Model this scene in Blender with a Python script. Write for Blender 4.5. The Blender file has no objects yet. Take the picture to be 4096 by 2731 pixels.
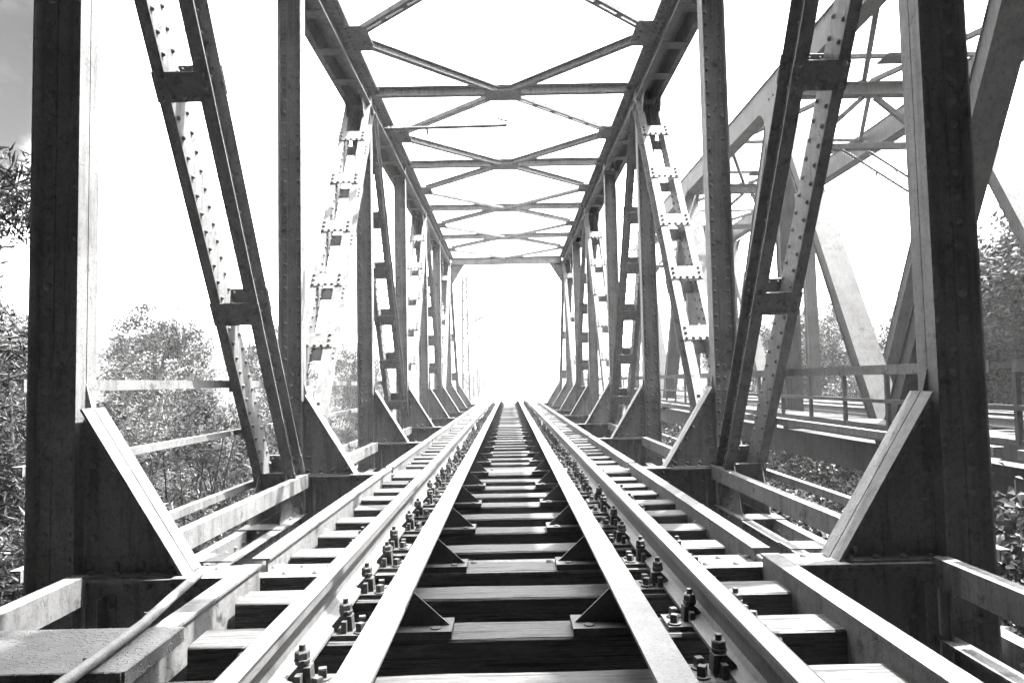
import bpy, math, random
from mathutils import Vector, Matrix
random.seed(7)
sc = bpy.context.scene
C = sc.collection
R = math.radians

# ------------------------------------------------------------------ helpers
class MB:
    """collects boxes, plates, tubes, rivets; build() links them as ONE mesh object"""
    def __init__(self): self.v = []; self.f = []; self.s = []
    def add(self, vs, fs, smooth=False):
        n = len(self.v); self.v += [tuple(p) for p in vs]
        for q in fs: self.f.append([n+i for i in q]); self.s.append(smooth)
    def box(self, x0, x1, y0, y1, z0, z1):
        if x0 > x1: x0, x1 = x1, x0
        if y0 > y1: y0, y1 = y1, y0
        if z0 > z1: z0, z1 = z1, z0
        self.add([(x0,y0,z0),(x1,y0,z0),(x1,y1,z0),(x0,y1,z0),(x0,y0,z1),(x1,y0,z1),(x1,y1,z1),(x0,y1,z1)],
                 [(3,2,1,0),(4,5,6,7),(0,1,5,4),(1,2,6,5),(2,3,7,6),(3,0,4,7)])
    def obox(self, c, a, b, d, la, lb, ld):
        """oriented box: centre c, unit axes a b d, full sizes"""
        c, a, b, d = Vector(c), Vector(a)*la/2, Vector(b)*lb/2, Vector(d)*ld/2
        vs = [c+sx*a+sy*b+sz*d for sz in (-1,1) for sx,sy in ((-1,-1),(1,-1),(1,1),(-1,1))]
        fs = [(3,2,1,0),(4,5,6,7),(0,1,5,4),(1,2,6,5),(2,3,7,6),(3,0,4,7)]
        if a.cross(b).dot(d) < 0: fs = [q[::-1] for q in fs]
        self.add(vs, fs)
    def bar(self, p, q, up, w, h):
        """box member from p to q; w across, h along 'up'"""
        p, q = Vector(p), Vector(q); a = (q-p); l = a.length; a.normalize()
        up = Vector(up); up = (up - a*up.dot(a)).normalized(); b = up.cross(a).normalized()
        self.obox((p+q)/2, a, b, up, l, w, h)
    def prism(self, pts, axis, c0, c1):
        """extrude polygon pts (2d) along axis 'x' or 'y' from c0 to c1"""
        n = len(pts)
        mk = (lambda p, c: (c, p[0], p[1])) if axis == 'x' else (lambda p, c: (p[0], c, p[1]))
        vs = [mk(p, c0) for p in pts] + [mk(p, c1) for p in pts]
        fs = [list(range(n))[::-1], list(range(n, 2*n))] + [(i, (i+1) % n, n+(i+1) % n, n+i) for i in range(n)]
        ar = sum(pts[i][0]*pts[(i+1) % n][1]-pts[(i+1) % n][0]*pts[i][1] for i in range(n))
        flip = (ar > 0) == (c1 > c0)
        if axis == 'x': flip = not flip
        # orientation: recompute robustly below
        self.add(vs, [q if not flip else list(q)[::-1] for q in fs])
    def tube(self, pts, r, n=10, cap=True, smooth=True):
        pts = [Vector(p) for p in pts]; rs = r if isinstance(r, (list, tuple)) else [r]*len(pts)
        vs = []; up = Vector((0.31, 0.17, 0.93)).normalized()
        for i, p in enumerate(pts):
            t = (pts[min(i+1, len(pts)-1)]-pts[max(i-1, 0)]).normalized()
            a = t.cross(up).normalized(); b = t.cross(a)
            vs += [p+(a*math.cos(2*math.pi*k/n)+b*math.sin(2*math.pi*k/n))*rs[i] for k in range(n)]
        fs = [(i*n+k, i*n+(k+1) % n, (i+1)*n+(k+1) % n, (i+1)*n+k) for i in range(len(pts)-1) for k in range(n)]
        self.add(vs, [q[::-1] for q in fs], smooth)
        if cap:
            self.add(vs[:n], [list(range(n))]); self.add(vs[-n:], [list(range(n))[::-1]])
    def rivet(self, p, nrm, r=.023, h=.021, n=8):
        p = Vector(p); nz = Vector(nrm).normalized()
        a = nz.orthogonal().normalized(); b = nz.cross(a)
        vs = []
        for rr, hh in ((1, 0), (.85, .55), (.45, .92)):
            vs += [p+(a*math.cos(2*math.pi*k/n)+b*math.sin(2*math.pi*k/n))*r*rr+nz*h*hh for k in range(n)]
        vs.append(p+nz*h)
        fs = [(i*n+k, i*n+(k+1) % n, (i+1)*n+(k+1) % n, (i+1)*n+k) for i in range(2) for k in range(n)]
        fs += [(2*n+k, 2*n+(k+1) % n, 3*n) for k in range(n)]
        self.add(vs, fs, True)
    def rivets(self, p0, p1, pitch, nrm, r=.022, h=.021):
        p0, p1 = Vector(p0), Vector(p1); k = max(1, int(round((p1-p0).length/pitch)))
        for i in range(k+1): self.rivet(p0.lerp(p1, i/k), nrm, r, h)
    def build(self, name, mat, parent=None, fix=True):
        me = bpy.data.meshes.new(name); me.from_pydata(self.v, [], self.f); me.materials.append(mat)
        me.polygons.foreach_set('use_smooth', self.s); me.update()
        o = bpy.data.objects.new(name, me); C.objects.link(o)
        if parent is not None: o.parent = parent
        return o

def fix_normals(o):
    import bmesh
    bm = bmesh.new(); bm.from_mesh(o.data); bmesh.ops.recalc_face_normals(bm, faces=bm.faces); bm.to_mesh(o.data); bm.free()

def tag(o, label=None, cat=None, group=None, kind=None):
    if label: o['label'] = label
    if cat: o['category'] = cat
    if group: o['group'] = group
    if kind: o['kind'] = kind
    return o
def empty(name, loc=(0,0,0)):
    o = bpy.data.objects.new(name, None); o.empty_display_size = .2; o.location = loc; C.objects.link(o); return o
KIDS = {}
def kid(o, p):
    KIDS.setdefault(p.name, []).append(o); return o
def copy_tree(o, parent=None):
    c = o.copy(); C.objects.link(c); c.parent = parent
    for ch in KIDS.get(o.name, []): copy_tree(ch, c)
    return c

# ------------------------------------------------------------------ materials
class NT:
    def __init__(self, name):
        self.m = bpy.data.materials.new(name); self.m.use_nodes = True
        self.t = self.m.node_tree; self.n = self.t.nodes; self.l = self.t.links
        self.b = self.n['Principled BSDF']; self.out = self.n['Material Output']
        self.co = self.n.new('ShaderNodeTexCoord').outputs['Object']
    def mapping(self, scale):
        m = self.n.new('ShaderNodeMapping'); m.inputs['Scale'].default_value = scale
        self.l.new(self.co, m.inputs['Vector']); return m.outputs[0]
    def noise(self, scale, detail=4, rough=.55, vec=None, dist=0):
        x = self.n.new('ShaderNodeTexNoise'); x.inputs['Scale'].default_value = scale
        x.inputs['Detail'].default_value = detail; x.inputs['Roughness'].default_value = rough
        x.inputs['Distortion'].default_value = dist
        self.l.new(vec if vec is not None else self.co, x.inputs['Vector']); return x.outputs['Fac']
    def voro(self, scale, feature='F1', vec=None):
        x = self.n.new('ShaderNodeTexVoronoi'); x.feature = feature; x.inputs['Scale'].default_value = scale
        self.l.new(vec if vec is not None else self.co, x.inputs['Vector']); return x.outputs['Distance']
    def ramp(self, fac, stops):
        r = self.n.new('ShaderNodeValToRGB'); e = r.color_ramp.elements
        while len(e) < len(stops): e.new(.5)
        for k, (p, v) in enumerate(stops): e[k].position = p; e[k].color = (v, v, v, 1)
        self.l.new(fac, r.inputs[0]); return r.outputs['Color']
    def math(self, op, a, b=None):
        x = self.n.new('ShaderNodeMath'); x.operation = op
        for k, q in enumerate((a, b)):
            if q is None: continue
            if isinstance(q, (int, float)): x.inputs[k].default_value = q
            else: self.l.new(q, x.inputs[k])
        return x.outputs[0]
    def mul(self, a, b): return self.math('MULTIPLY', a, b)
    def base(self, s): self.l.new(s, self.b.inputs['Base Color'])
    def rough(self, s):
        if isinstance(s, float): self.b.inputs['Roughness'].default_value = s
        else: self.l.new(s, self.b.inputs['Roughness'])
    def bump(self, h, strength=.3, dist=.01):
        x = self.n.new('ShaderNodeBump'); x.inputs['Strength'].default_value = strength; x.inputs['Distance'].default_value = dist
        self.l.new(h, x.inputs['Height']); self.l.new(x.outputs[0], self.b.inputs['Normal'])

def mat_paint(name, v, crack=True):
    n = NT(name)
    a = n.ramp(n.noise(2.6, 7, .65), [(.28, v*.62), (.5, v*.95), (.74, v*1.2)])
    sp = n.ramp(n.noise(55, 3, .6), [(.36, .72), (.48, 1)])
    c = n.mul(a, sp)
    st = n.ramp(n.noise(2.0, 5, .65, n.mapping((9, 9, .7))), [(.36, .66), (.5, 1)])
    c = n.mul(c, st)
    rust = n.ramp(n.noise(6, 8, .72), [(.59, 1), (.68, .35)])
    c = n.mul(c, rust)
    h = n.noise(70, 5, .6)
    if crack:
        w = n.noise(5, 3, .5)
        d = n.ramp(n.voro(14, 'DISTANCE_TO_EDGE', n.mapping((1, 1, .8))), [(0, 0), (.025, 1)])
        msk = n.ramp(w, [(.52, 1), (.6, 0)])
        cr = n.math('MAXIMUM', d, msk)
        c = n.mul(c, n.ramp(cr, [(0, .55), (1, 1)]))
        h = n.math('ADD', n.mul(h, .6), n.mul(cr, .5))
    n.base(c); n.rough(n.ramp(n.noise(20, 3), [(.3, .5), (.7, .7)]))
    n.bump(h, .4, .006); n.b.inputs['Specular IOR Level'].default_value = .18 if crack else .08
    return n.m
PAINT = mat_paint('bridge_paint', .125)
PAINT2 = mat_paint('neighbour_paint', .055, False)

def mat_wood():
    n = NT('weathered_timber')
    g = n.noise(5, 8, .7, n.mapping((1.2, 16, 16)), .6)
    fine = n.noise(30, 6, .75, n.mapping((1, 9, 9)))
    c = n.mul(n.ramp(g, [(.34, .012), (.5, .045), (.68, .08)]), n.ramp(fine, [(.36, .3), (.52, 1)]))
    oi = n.n.new('ShaderNodeObjectInfo').outputs['Random']
    c = n.mul(c, n.ramp(oi, [(0, .5), (1, 1.25)]))
    crack = n.ramp(n.noise(3, 5, .5, n.mapping((.8, 26, 26)), .3), [(.39, .12), (.43, 1)])
    c = n.mul(c, crack)
    n.base(c); n.rough(.75); n.bump(n.math('ADD', n.mul(g, .7), n.mul(crack, .5)), .5, .012)
    return n.m
WOOD = mat_wood()

def mat_rail():
    n = NT('rail_steel')
    sep = n.n.new('ShaderNodeSeparateXYZ'); n.l.new(n.co, sep.inputs[0])
    crown = n.ramp(sep.outputs['Z'], [(.985, 0), (.9875, 1)])     # worn running surface (object z is stored +1)
    streak = n.noise(9, 5, .6, n.mapping((42, .12, 3)))
    dirt = n.noise(4, 6, .7)
    rustc = n.mul(n.ramp(dirt, [(.3, .06), (.7, .12)]), n.ramp(n.noise(60, 3), [(.35, .7), (.55, 1)]))
    wornc = n.mul(n.ramp(streak, [(.35, .25), (.62, .5)]), n.ramp(n.math('ABSOLUTE', n.math('ADD', sep.outputs['X'], n.mul(n.math('SUBTRACT', streak, .5), .02))), [(.018, 1), (.027, .35)]))
    mx = n.n.new('ShaderNodeMix'); mx.data_type = 'RGBA'
    n.l.new(crown, mx.inputs['Factor']); n.l.new(rustc, mx.inputs[6]); n.l.new(wornc, mx.inputs[7])
    n.base(mx.outputs[2])
    n.l.new(n.mul(crown, .9), n.b.inputs['Metallic'])
    mr = n.n.new('ShaderNodeMix'); n.l.new(crown, mr.inputs['Factor']); mr.inputs[2].default_value = .6
    n.l.new(n.ramp(streak, [(.3, .26), (.7, .48)]), mr.inputs[3]); n.rough(mr.outputs[0])
    n.bump(streak, .12, .003)
    return n.m
RAIL = mat_rail()

def mat_simple(name, lo, hi, sc_=8, rough=.6, bump=.3, bsc=60, metallic=0, spec=.4, bdist=.006):
    n = NT(name)
    c = n.mul(n.ramp(n.noise(sc_, 6), [(.3, lo), (.7, hi)]), n.ramp(n.noise(bsc*1.3, 3), [(.36, .65), (.52, 1)]))
    n.base(c); n.rough(rough); n.bump(n.noise(bsc, 5), bump, bdist); n.b.inputs['Metallic'].default_value = metallic
    n.b.inputs['Specular IOR Level'].default_value = spec
    return n.m
GUARD = mat_simple('guard_steel', .10, .16, 9, .42, .25, 90)
BRKT = mat_simple('rusted_bracket_steel', .03, .055, 10, .6, .3, 80)
BOLT = mat_simple('rusted_fastener_steel', .03, .06, 30, .55, .4, 120)
BARK = mat_simple('bark', .025, .05, 12, .8, .6, 30, bdist=.03)
GROUND = mat_simple('valley_ground', .015, .03, .6, .9, .6, 3, bdist=.2)
BALLAST = mat_simple('ballast_stone', .12, .24, 20, .85, .9, 22, bdist=.05)
CONC = mat_simple('pale_concrete', .1, .16, 2, .8, .3, 30)
WIRE = mat_simple('dark_cable', .03, .05, 5, .6, .1, 30)
INSUL = mat_simple('brown_glazed_insulator', .04, .06, 5, .2, .1, 30)
LIME = mat_simple('limewashed_wall', .6, .75, 2, .8, .2, 20)
ROOFT = mat_simple('roof_tile', .3, .4, 4, .7, .6, 14)
DARK = mat_simple('dark_window_glass', .02, .03, 4, .1, .02, 4)
BLOCKER = mat_simple('dark_blocker_slope', .012, .03, .5, .95, .8, 2, spec=.1, bdist=.5)

def mat_plate():
    n = NT('tread_plate_steel')
    w = n.n.new('ShaderNodeTexWave'); w.wave_type = 'RINGS'; w.rings_direction = 'SPHERICAL'
    d = n.voro(26, 'F1'); arc = n.ramp(d, [(.30, 0), (.36, 1), (.42, 0)])
    n.n.remove(w)
    c = n.mul(n.ramp(n.noise(14, 5), [(.3, .05), (.7, .09)]), n.ramp(n.noise(110, 3), [(.38, .55), (.52, 1)]))
    n.base(n.mul(c, n.ramp(arc, [(0, 1), (1, .7)]))); n.rough(.5)
    n.bump(n.math('ADD', n.mul(arc, .7), n.mul(n.noise(90, 5), .8)), .7, .006)
    return n.m
PLATE = mat_plate()
PIPE = mat_simple('galvanised_pipe', .08, .13, 20, .5, .6, 130)

def mat_leaf(name, lo, hi, sheen=.45, trans=.35):
    n = NT(name)
    oi = n.n.new('ShaderNodeNewGeometry').outputs['Random Per Island']
    c = n.ramp(oi, [(0, lo), (1, hi)])
    n.base(c); n.rough(.42); n.b.inputs['Specular IOR Level'].default_value = sheen
    tr = n.n.new('ShaderNodeBsdfTranslucent'); n.l.new(c, tr.inputs['Color'])
    mx = n.n.new('ShaderNodeMixShader'); mx.inputs[0].default_value = trans
    n.l.new(n.b.outputs[0], mx.inputs[1]); n.l.new(tr.outputs[0], mx.inputs[2]); n.l.new(mx.outputs[0], n.out.inputs['Surface'])
    return n.m
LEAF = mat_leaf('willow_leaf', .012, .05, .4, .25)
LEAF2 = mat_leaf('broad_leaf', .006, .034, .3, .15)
WLEAF = mat_leaf('willow_leaf_painted_shade', .003, .014, .15, .1)  # darker copy of the willow leaf, left-edge darkening painted into its colour
DKLEAF = mat_leaf('dark_leaf', .01, .025, .2, .1)

# ------------------------------------------------------------------ dimensions (metres; rail head at z = 0, track centre x = 0)
Y1, PAN = 3.80, 4.016
def YK(k): return Y1+(k-1)*PAN
CI, CO = 2.224, 2.475          # post inner / outer face
DI, DO = 2.18, 2.597           # chord / diagonal inner / outer face
ZF = -.19                      # cross beam top flange
ZC0, ZC1 = 5.37, 5.68          # top chord
ZB0, ZB1 = -1.02, -.59         # bottom chord
QUAL = lambda y: y < 13        # near enough to show its rivets

bridge = empty('truss_bridge', (0, YK(0), -1.0))
tag(bridge, 'riveted grey steel truss railway bridge framing the track ahead', 'bridge')
BI = Matrix.Translation(-Vector(bridge.location))
def part(mb, name, mat=PAINT, parent=None):
    o = mb.build(name, mat, parent or bridge)
    if parent is None: o.matrix_parent_inverse = BI
    return o

# ------------------------------------------------------------------ truss members
def post(sx, k):
    m = MB(); y = YK(k); near = QUAL(y)
    X = lambda a: sx*a
    top = ZC0+.25
    m.box(X(CI+.004), X(CO-.004), y-.005, y+.005, -1.0, top)                    # web
    for face, d in ((CI, 1), (CO, -1)):
        for s in (-1, 1):
            m.box(X(face), X(face+d*.011), y+s*.003, y+s*.092, -1.0, top)        # flange leg
            m.box(X(face+d*.0112), X(face+d*.08), y+s*.0052, y+s*.0165, -1.0, top)  # web leg
            if near or s < 0:
                m.rivets((X(face+d*.052), y+s*.0165, -.9), (X(face+d*.052), y+s*.0165, top), .13, (0, s, 0), .023, .022)
    # splice plate on the web
    for s in (-1,):
        m.box(X(CI+.012), X(CO-.012), y+s*.0167, y+s*.025, .42, .98)
        for xx in (.05, .125, .20):
            m.rivets((X(CI+xx), y+s*.025, .50), (X(CI+xx), y+s*.025, .90), .13, (0, s, 0))
    o = part(m, 'post'); fix_normals(o); return o

def knee(sx, k):
    """triangular bracket between the post and the cross beam, with a T flange along its slope"""
    m = MB(); y = YK(k); X = lambda a: sx*a
    A = Vector((1.665, ZF)); B = Vector((2.19, .67))
    e = (B-A).normalized(); nn = Vector((-e.y, e.x))
    pts = [(X(1.70), ZF+.002), (X(CI-.002), ZF+.002), (X(CI-.002), .80), (X(2.188), .66), (X(1.69), ZF+.025)]
    m.prism(pts, 'y', y-.006, y+.006)
    for s in (-1, 1):
        a3, b3 = Vector((X(A.x), y+s*.055, A.y+.006)), Vector((X(B.x), y+s*.055, B.y))
        m.obox((a3+b3)/2, (b3-a3).normalized(), (0, 1, 0), Vector((sx*nn.x, 0, nn.y)), (b3-a3).length, .102, .012)
        off = Vector((-sx*nn.x, 0, -nn.y))*.045
        c = (a3+b3)/2+off; c.y = y+s*.012
        m.obox(c, (b3-a3).normalized(), (0, 1, 0), Vector((sx*nn.x, 0, nn.y)), (b3-a3).length-.08, .011, .075)
        m.box(X(1.74), X(CI-.004), y+s*.0064, y+s*.017, ZF+.012, ZF+.088)
        m.box(X(1.70), X(CI-.004), y+s*.018, y+s*.095, ZF+.001, ZF+.0115)
        if s < 0 or QUAL(y):
            q0 = a3.lerp(b3, .1)+off*1.05; q1 = a3.lerp(b3, .95)+off*1.05; q0.y = q1.y = y+s*.0175
            m.rivets(q0, q1, .135, (0, s, 0))
            m.rivets((X(1.78), y+s*.017, ZF+.05), (X(2.18), y+s*.017, ZF+.05), .13, (0, s, 0))
            m.rivets((X(1.74), y+s*.055, ZF+.0115), (X(2.16), y+s*.055, ZF+.0115), .14, (0, 0, 1))
        m.rivets((X(CI-.05), y+s*.006, .0), (X(CI-.05), y+s*.006, .5), .13, (0, s, 0))
    o = part(m, 'knee_bracket'); fix_normals(o); return o

def diagonal(sx, kb, kt, pitch, first):
    """pair of channels tied by batten plates from bottom node kb to top node kt"""
    X = lambda a: sx*a
    P0 = Vector((0, YK(kb), -.62)); P1 = Vector((0, YK(kt), 5.52))
    L = (P1-P0).length; d = (P1-P0)/L
    n = Vector((0, -d.z, d.y))                    # normal in the truss plane
    if n.z < 0: n = -n
    D = .14
    near = YK(min(kb, kt)) < 12.5
    m = MB()
    def pt(x, s, w): return Vector((X(x), 0, 0))+P0+d*s+n*w
    def pl(x0, x1, s0, s1, w0, w1):
        m.obox((pt(x0, s0, w0)+pt(x1, s1, w1))/2, (1, 0, 0), d, n, abs(x1-x0), s1-s0, abs(w1-w0))
    s0, s1 = .25, L-.1
    for xe, xw, q in ((DI, DI+.105, 1), (DO, DO-.09, -1)):           # flange edge, web, inward direction
        pl(xw-q*.011, xw, s0, s1, -D+.012, D-.012)                     # channel web
        for w in (-1, 1):
            pl(xe, xw-q*.0005, s0, s1, w*(D-.0115), w*D)               # flange leg turned outward
            pl(xw-q*.0115, xw-q*.021, s0, s1, w*(D-.012), w*(D-.085))  # web leg of the angle
            if near:
                m.rivets(pt(xw, s0+.4, w*(D-.05)), pt(xw, s1-.1, w*(D-.05)), .155, (q*sx, 0, 0), .021, .021)
                m.rivets(pt(xw-q*.021, s0+.3, w*(D-.05)), pt(xw-q*.021, s1-.1, w*(D-.05)), .155, (-q*sx, 0, 0), .022, .022)
    o = part(m, 'diagonal'); fix_normals(o)
    pos = [first+i*pitch for i in range(20) if first+i*pitch < L-.45]
    for w in (-1, 1):
        if not near: mm = MB()
        for s in pos:
            if near: mm = MB()
            c = pt((DI+DO)/2, s, w*(D+.0055))
            mm.obox(c, (1, 0, 0), d, n, DO-DI+.012, .22, .0105)
            if YK(min(kb, kt)) < 20:
                for xx in (.04, .125, .21, .295, .38):
                    for ss in ((.08,) if 0 < (xx-.04) < .3 else (.08, .0, -.08)):
                        mm.rivet(pt(DI+xx, s+ss*(-1 if d.y*w > 0 else 1), w*(D+.0108)), n*w, .023, .021)
                        if near: mm.rivet(pt(DI+xx, s+ss, w*(D-.0118)), -n*w, .016, .012)
            if near: q = part(mm, 'batten_plate', PAINT, o); fix_normals(q)
        if not near: q = part(mm, 'batten_plates' if 0 else 'batten_plate', PAINT, o); fix_normals(q); q['kind'] = 'stuff'
    return o

def node_plates(sx, k, top):
    """gusset plates on both faces of a chord node"""
    X = lambda a: sx*a; m = MB(); y = YK(k)
    if top: poly = [(y-.62, ZC1-.02), (y-.62, ZC0-.02), (y-.36, ZC0-.42), (y+.36, ZC0-.42), (y+.62, ZC0-.02), (y+.62, ZC1-.02)]
    else: poly = [(y-.75, ZB0+.02), (y-.75, ZB1-.01), (y-.50, -.04), (y+.50, -.04), (y+.75, ZB1-.01), (y+.75, ZB0+.02)]
    for xo, q in ((DI+.105-.0225, 1), (DO-.09+.0225, -1)):
        m.prism(poly, 'x', X(xo-q*.0095), X(xo-q*.0005))
        if QUAL(y) or sx:
            for dy in (-.42, -.3, -.18, .18, .3, .42):
                zz = (ZC0-.34, ZC1-.1) if top else (ZB0+.1, ZB1+.3)
                m.rivets((X(xo-q*.0095), y+dy, zz[0]+abs(dy)*.5*(1 if top else 0)), (X(xo-q*.0095), y+dy, zz[1]-(.4*abs(dy) if not top else 0)), .12, (-q*sx, 0, 0), .016)
    if not top and abs(y) < 14:   # top batten of the node between the channels
        pass
    o = part(m, 'node_plate'); fix_normals(o)

def top_chord(sx):
    X = lambda a: sx*a; m = MB(); y0, y1 = YK(1)-.55, YK(7)+.55
    for xe, xw, q in ((DI, DI+.105, 1), (DO, DO-.09, -1)):
        m.box(X(xw-q*.012), X(xw), y0, y1, ZC0+.013, ZC1-.008)
        m.box(X(xe), X(xw), y0, y1, ZC0, ZC0+.0125)
        m.box(X(xe-q*.09), X(xw-q*.0125), y0, y1, ZC1-.02, ZC1-.008)
        m.rivets((X(xe-q*.05), y0+.1, ZC1-.02), (X(xe-q*.05), y1-.1, ZC1-.02), .14, (0, 0, -1))
        m.rivets((X(xe+q*.05), y0+.1, ZC1-.02), (X(xe+q*.05), y1-.1, ZC1-.02), .14, (0, 0, -1))
    m.box(X(DI-.10), X(DO+.10), y0, y1, ZC1-.006, ZC1+.008)
    y = y0+.3
    while y < y1-.2:
        m.box(X(DI+.02), X(DO-.02), y, y+.2, ZC0-.010, ZC0-.0005); y += 1.004
    o = part(m, 'top_chord'); fix_normals(o)

def bottom_chord(sx):
    X = lambda a: sx*a; m = MB(); y0, y1 = YK(0)-.5, YK(8)+.5
    for xe, xw, q in ((DI, DI+.105, 1), (DO, DO-.09, -1)):
        m.box(X(xw-q*.012), X(xw), y0, y1, ZB0+.0125, ZB1-.0125)
        m.box(X(xe), X(xw), y0, y1, ZB1-.012, ZB1); m.box(X(xe), X(xw), y0, y1, ZB0, ZB0+.012)
        m.rivets((X(xw-q*.012), .6, ZB1-.07), (X(xw-q*.012), 14, ZB1-.07), .2, (-q*sx, 0, 0))
        m.rivets((X(xw), .6, ZB1-.09), (X(xw), 14, ZB1-.09), .2, (q*sx, 0, 0), .02, .02)
    for k in range(0, 9):
        for t in (.2, .5, .8):
            y = YK(k)+t*PAN
            if y < y1: m.box(X(DI-.001), X(DO+.001), y-.13, y+.13, ZB1+.0015, ZB1+.012)
    for k in (1, 2):                                                 # splice cluster on the inner web
        for i in range(7):
            m.rivets((X(DI+.093), YK(k+1)-.3-i*.1, ZB0+.08), (X(DI+.093), YK(k+1)-.3-i*.1, ZB1-.12), .1, (-sx, 0, 0))
    o = part(m, 'bottom_chord'); fix_normals(o)

def cross_beam(k):
    m = MB(); y = YK(k); W = CI-.012; Zb = -1.05
    m.box(-W, W, y-.006, y+.006, Zb+.014, ZF-.013)
    m.box(-W, W, y-.13, y+.13, ZF-.0125, ZF); m.box(-W, W, y-.13, y+.13, Zb, Zb+.0135)
    for s in (-1, 1):
        m.box(-W, W, y+s*.0062, y+s*.017, ZF-.10, ZF-.013); m.box(-W, W, y+s*.0062, y+s*.017, Zb+.014, Zb+.1)
        m.box(-W, W, y+s*.0175, y+s*.10, ZF-.024, ZF-.0128)
    for sx in (-1, 1):
        X = lambda a: sx*a
        m.rivets((X(1.0), y-.062, ZF), (X(1.62), y-.062, ZF), .155, (0, 0, 1), .021, .016)
        m.rivets((X(.2), y+.062, ZF), (X(2.0), y+.062, ZF), .155, (0, 0, 1), .021, .016)
        m.rivets((X(.95), y-.017, ZF-.06), (X(2.0), y-.017, ZF-.06), .12, (0, -1, 0))
        m.rivets((X(.95), y-.017, Zb+.06), (X(2.0), y-.017, Zb+.06), .12, (0, -1, 0))
        for xx in (1.28, 1.72, 2.10):
            m.box(X(xx-.05), X(xx+.05), y-.0175, y-.007, Zb+.1, ZF-.105); m.box(X(xx-.006), X(xx+.006), y-.10, y-.018, Zb+.1, ZF-.105) if xx != 1.72 else None
            m.rivets((X(xx-.028), y-.0175, Zb+.2), (X(xx-.028), y-.0175, ZF-.16), .13, (0, -1, 0))
        m.box(X(1.30), X(1.70), y-.16, y-.02, ZF+.0012, ZF+.011)                # loose packing plate on the flange
        m.rivets((X(1.42), y-.08, ZF-.145), (X(1.66), y-.08, ZF-.145), .1, (0, -1, 0)) if 0 else None
    o = part(m, 'cross_beam'); fix_normals(o)

def stringers(sx):
    m = MB(); X = lambda a: sx*a
    for k in range(-1, 9):
        y0, y1 = YK(k)+.02, YK(k+1)-.02
        m.box(X(.75-.006), X(.75+.006), y0, y1, -.98, -.46)
        m.box(X(.64), X(.86), y0, y1, -.455, -.442); m.box(X(.64), X(.86), y0, y1, -1.0, -.985)
    o = part(m, 'stringer'); fix_normals(o)

def kerb(sx, k):
    """channel running along the sleeper ends between two cross beams"""
    m = MB(); X = lambda a: sx*a
    y0, y1 = YK(k)-.02, YK(k+1)-.14
    m.box(X(1.262), X(1.272), y0, y1, -.29, -.1325)
    m.box(X(1.252), X(1.345), y0, y1, -.132, -.12); m.box(X(1.262), X(1.345), y0, y1, -.302, -.2905)
    for t in (.06, .3, .62, .93):
        m.rivet((X(1.262), y0+(y1-y0)*t, -.22), (-sx, 0, 0), .02, .02)
    o = part(m, 'kerb_channel'); fix_normals(o)
def bearer(sx, k):
    """inner longitudinal angle at beam level"""
    m = MB(); X = lambda a: sx*a
    y0, y1 = YK(k)+(.11 if k > 0 else -2.2), YK(k+1)-.10
    m.box(X(2.14), X(2.152), y0, y1, -.305, -.1765); m.box(X(2.14), X(2.225), y0, y1, -.176, -.165)
    o = part(m, 'walkway_bearer'); fix_normals(o)
def handrail(sx, k, z0, z1, x, name='handrail'):
    m = MB(); X = lambda a: sx*a
    y0, y1 = YK(k)+(.0 if k > 0 else -2.5), YK(k+1)
    m.box(X(x), X(x+.008), y0+.09, y1-.09, z0, z1-.0085); m.box(X(x), X(x+.06), y0+.09, y1-.09, z1-.008, z1)
    if z0 > 0 and k > 0:                                  # lug plates that bolt the bar to the diagonal
        s = (z1+.62)/6.14; yy = YK(k)+(PAN*(1-s) if k % 2 else PAN*s)
        m.box(X(2.60), X(2.612), yy-.14, yy+.1, z0-.04, z1+.06)
        m.rivet((X(2.60), yy-.08, z1+.02), (-sx, 0, 0), .022, .02)
    o = part(m, name); fix_normals(o)

for sx in (-1, 1):
    for k in range(1, 8): post(sx, k)
    for k in range(0, 9): knee(sx, k)
    for a, b in ((2, 1), (2, 3), (4, 3), (4, 5), (6, 5), (6, 7)):
        if (a, b) in ((2, 1), (6, 7)): diagonal(sx, a, b, 1.92, .60)
        else: diagonal(sx, a, b, 1.0, 1.24)
    diagonal(sx, 0, 1, 1.0, 1.3); diagonal(sx, 8, 7, 1.92, 2.0)
    for k in (1, 3, 5, 7): node_plates(sx, k, True)
    for k in (0, 2, 4, 6, 8): node_plates(sx, k, False)
    top_chord(sx); bottom_chord(sx); stringers(sx)
    for k in range(0, 8):
        kerb(sx, k); bearer(sx, k)
        handrail(sx, k, .764, .832, 2.613); handrail(sx, k, .312, .362, 2.613); handrail(sx, k, -.25, -.185, 2.613, 'toe_rail')
for k in range(0, 9): cross_beam(k)

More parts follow.
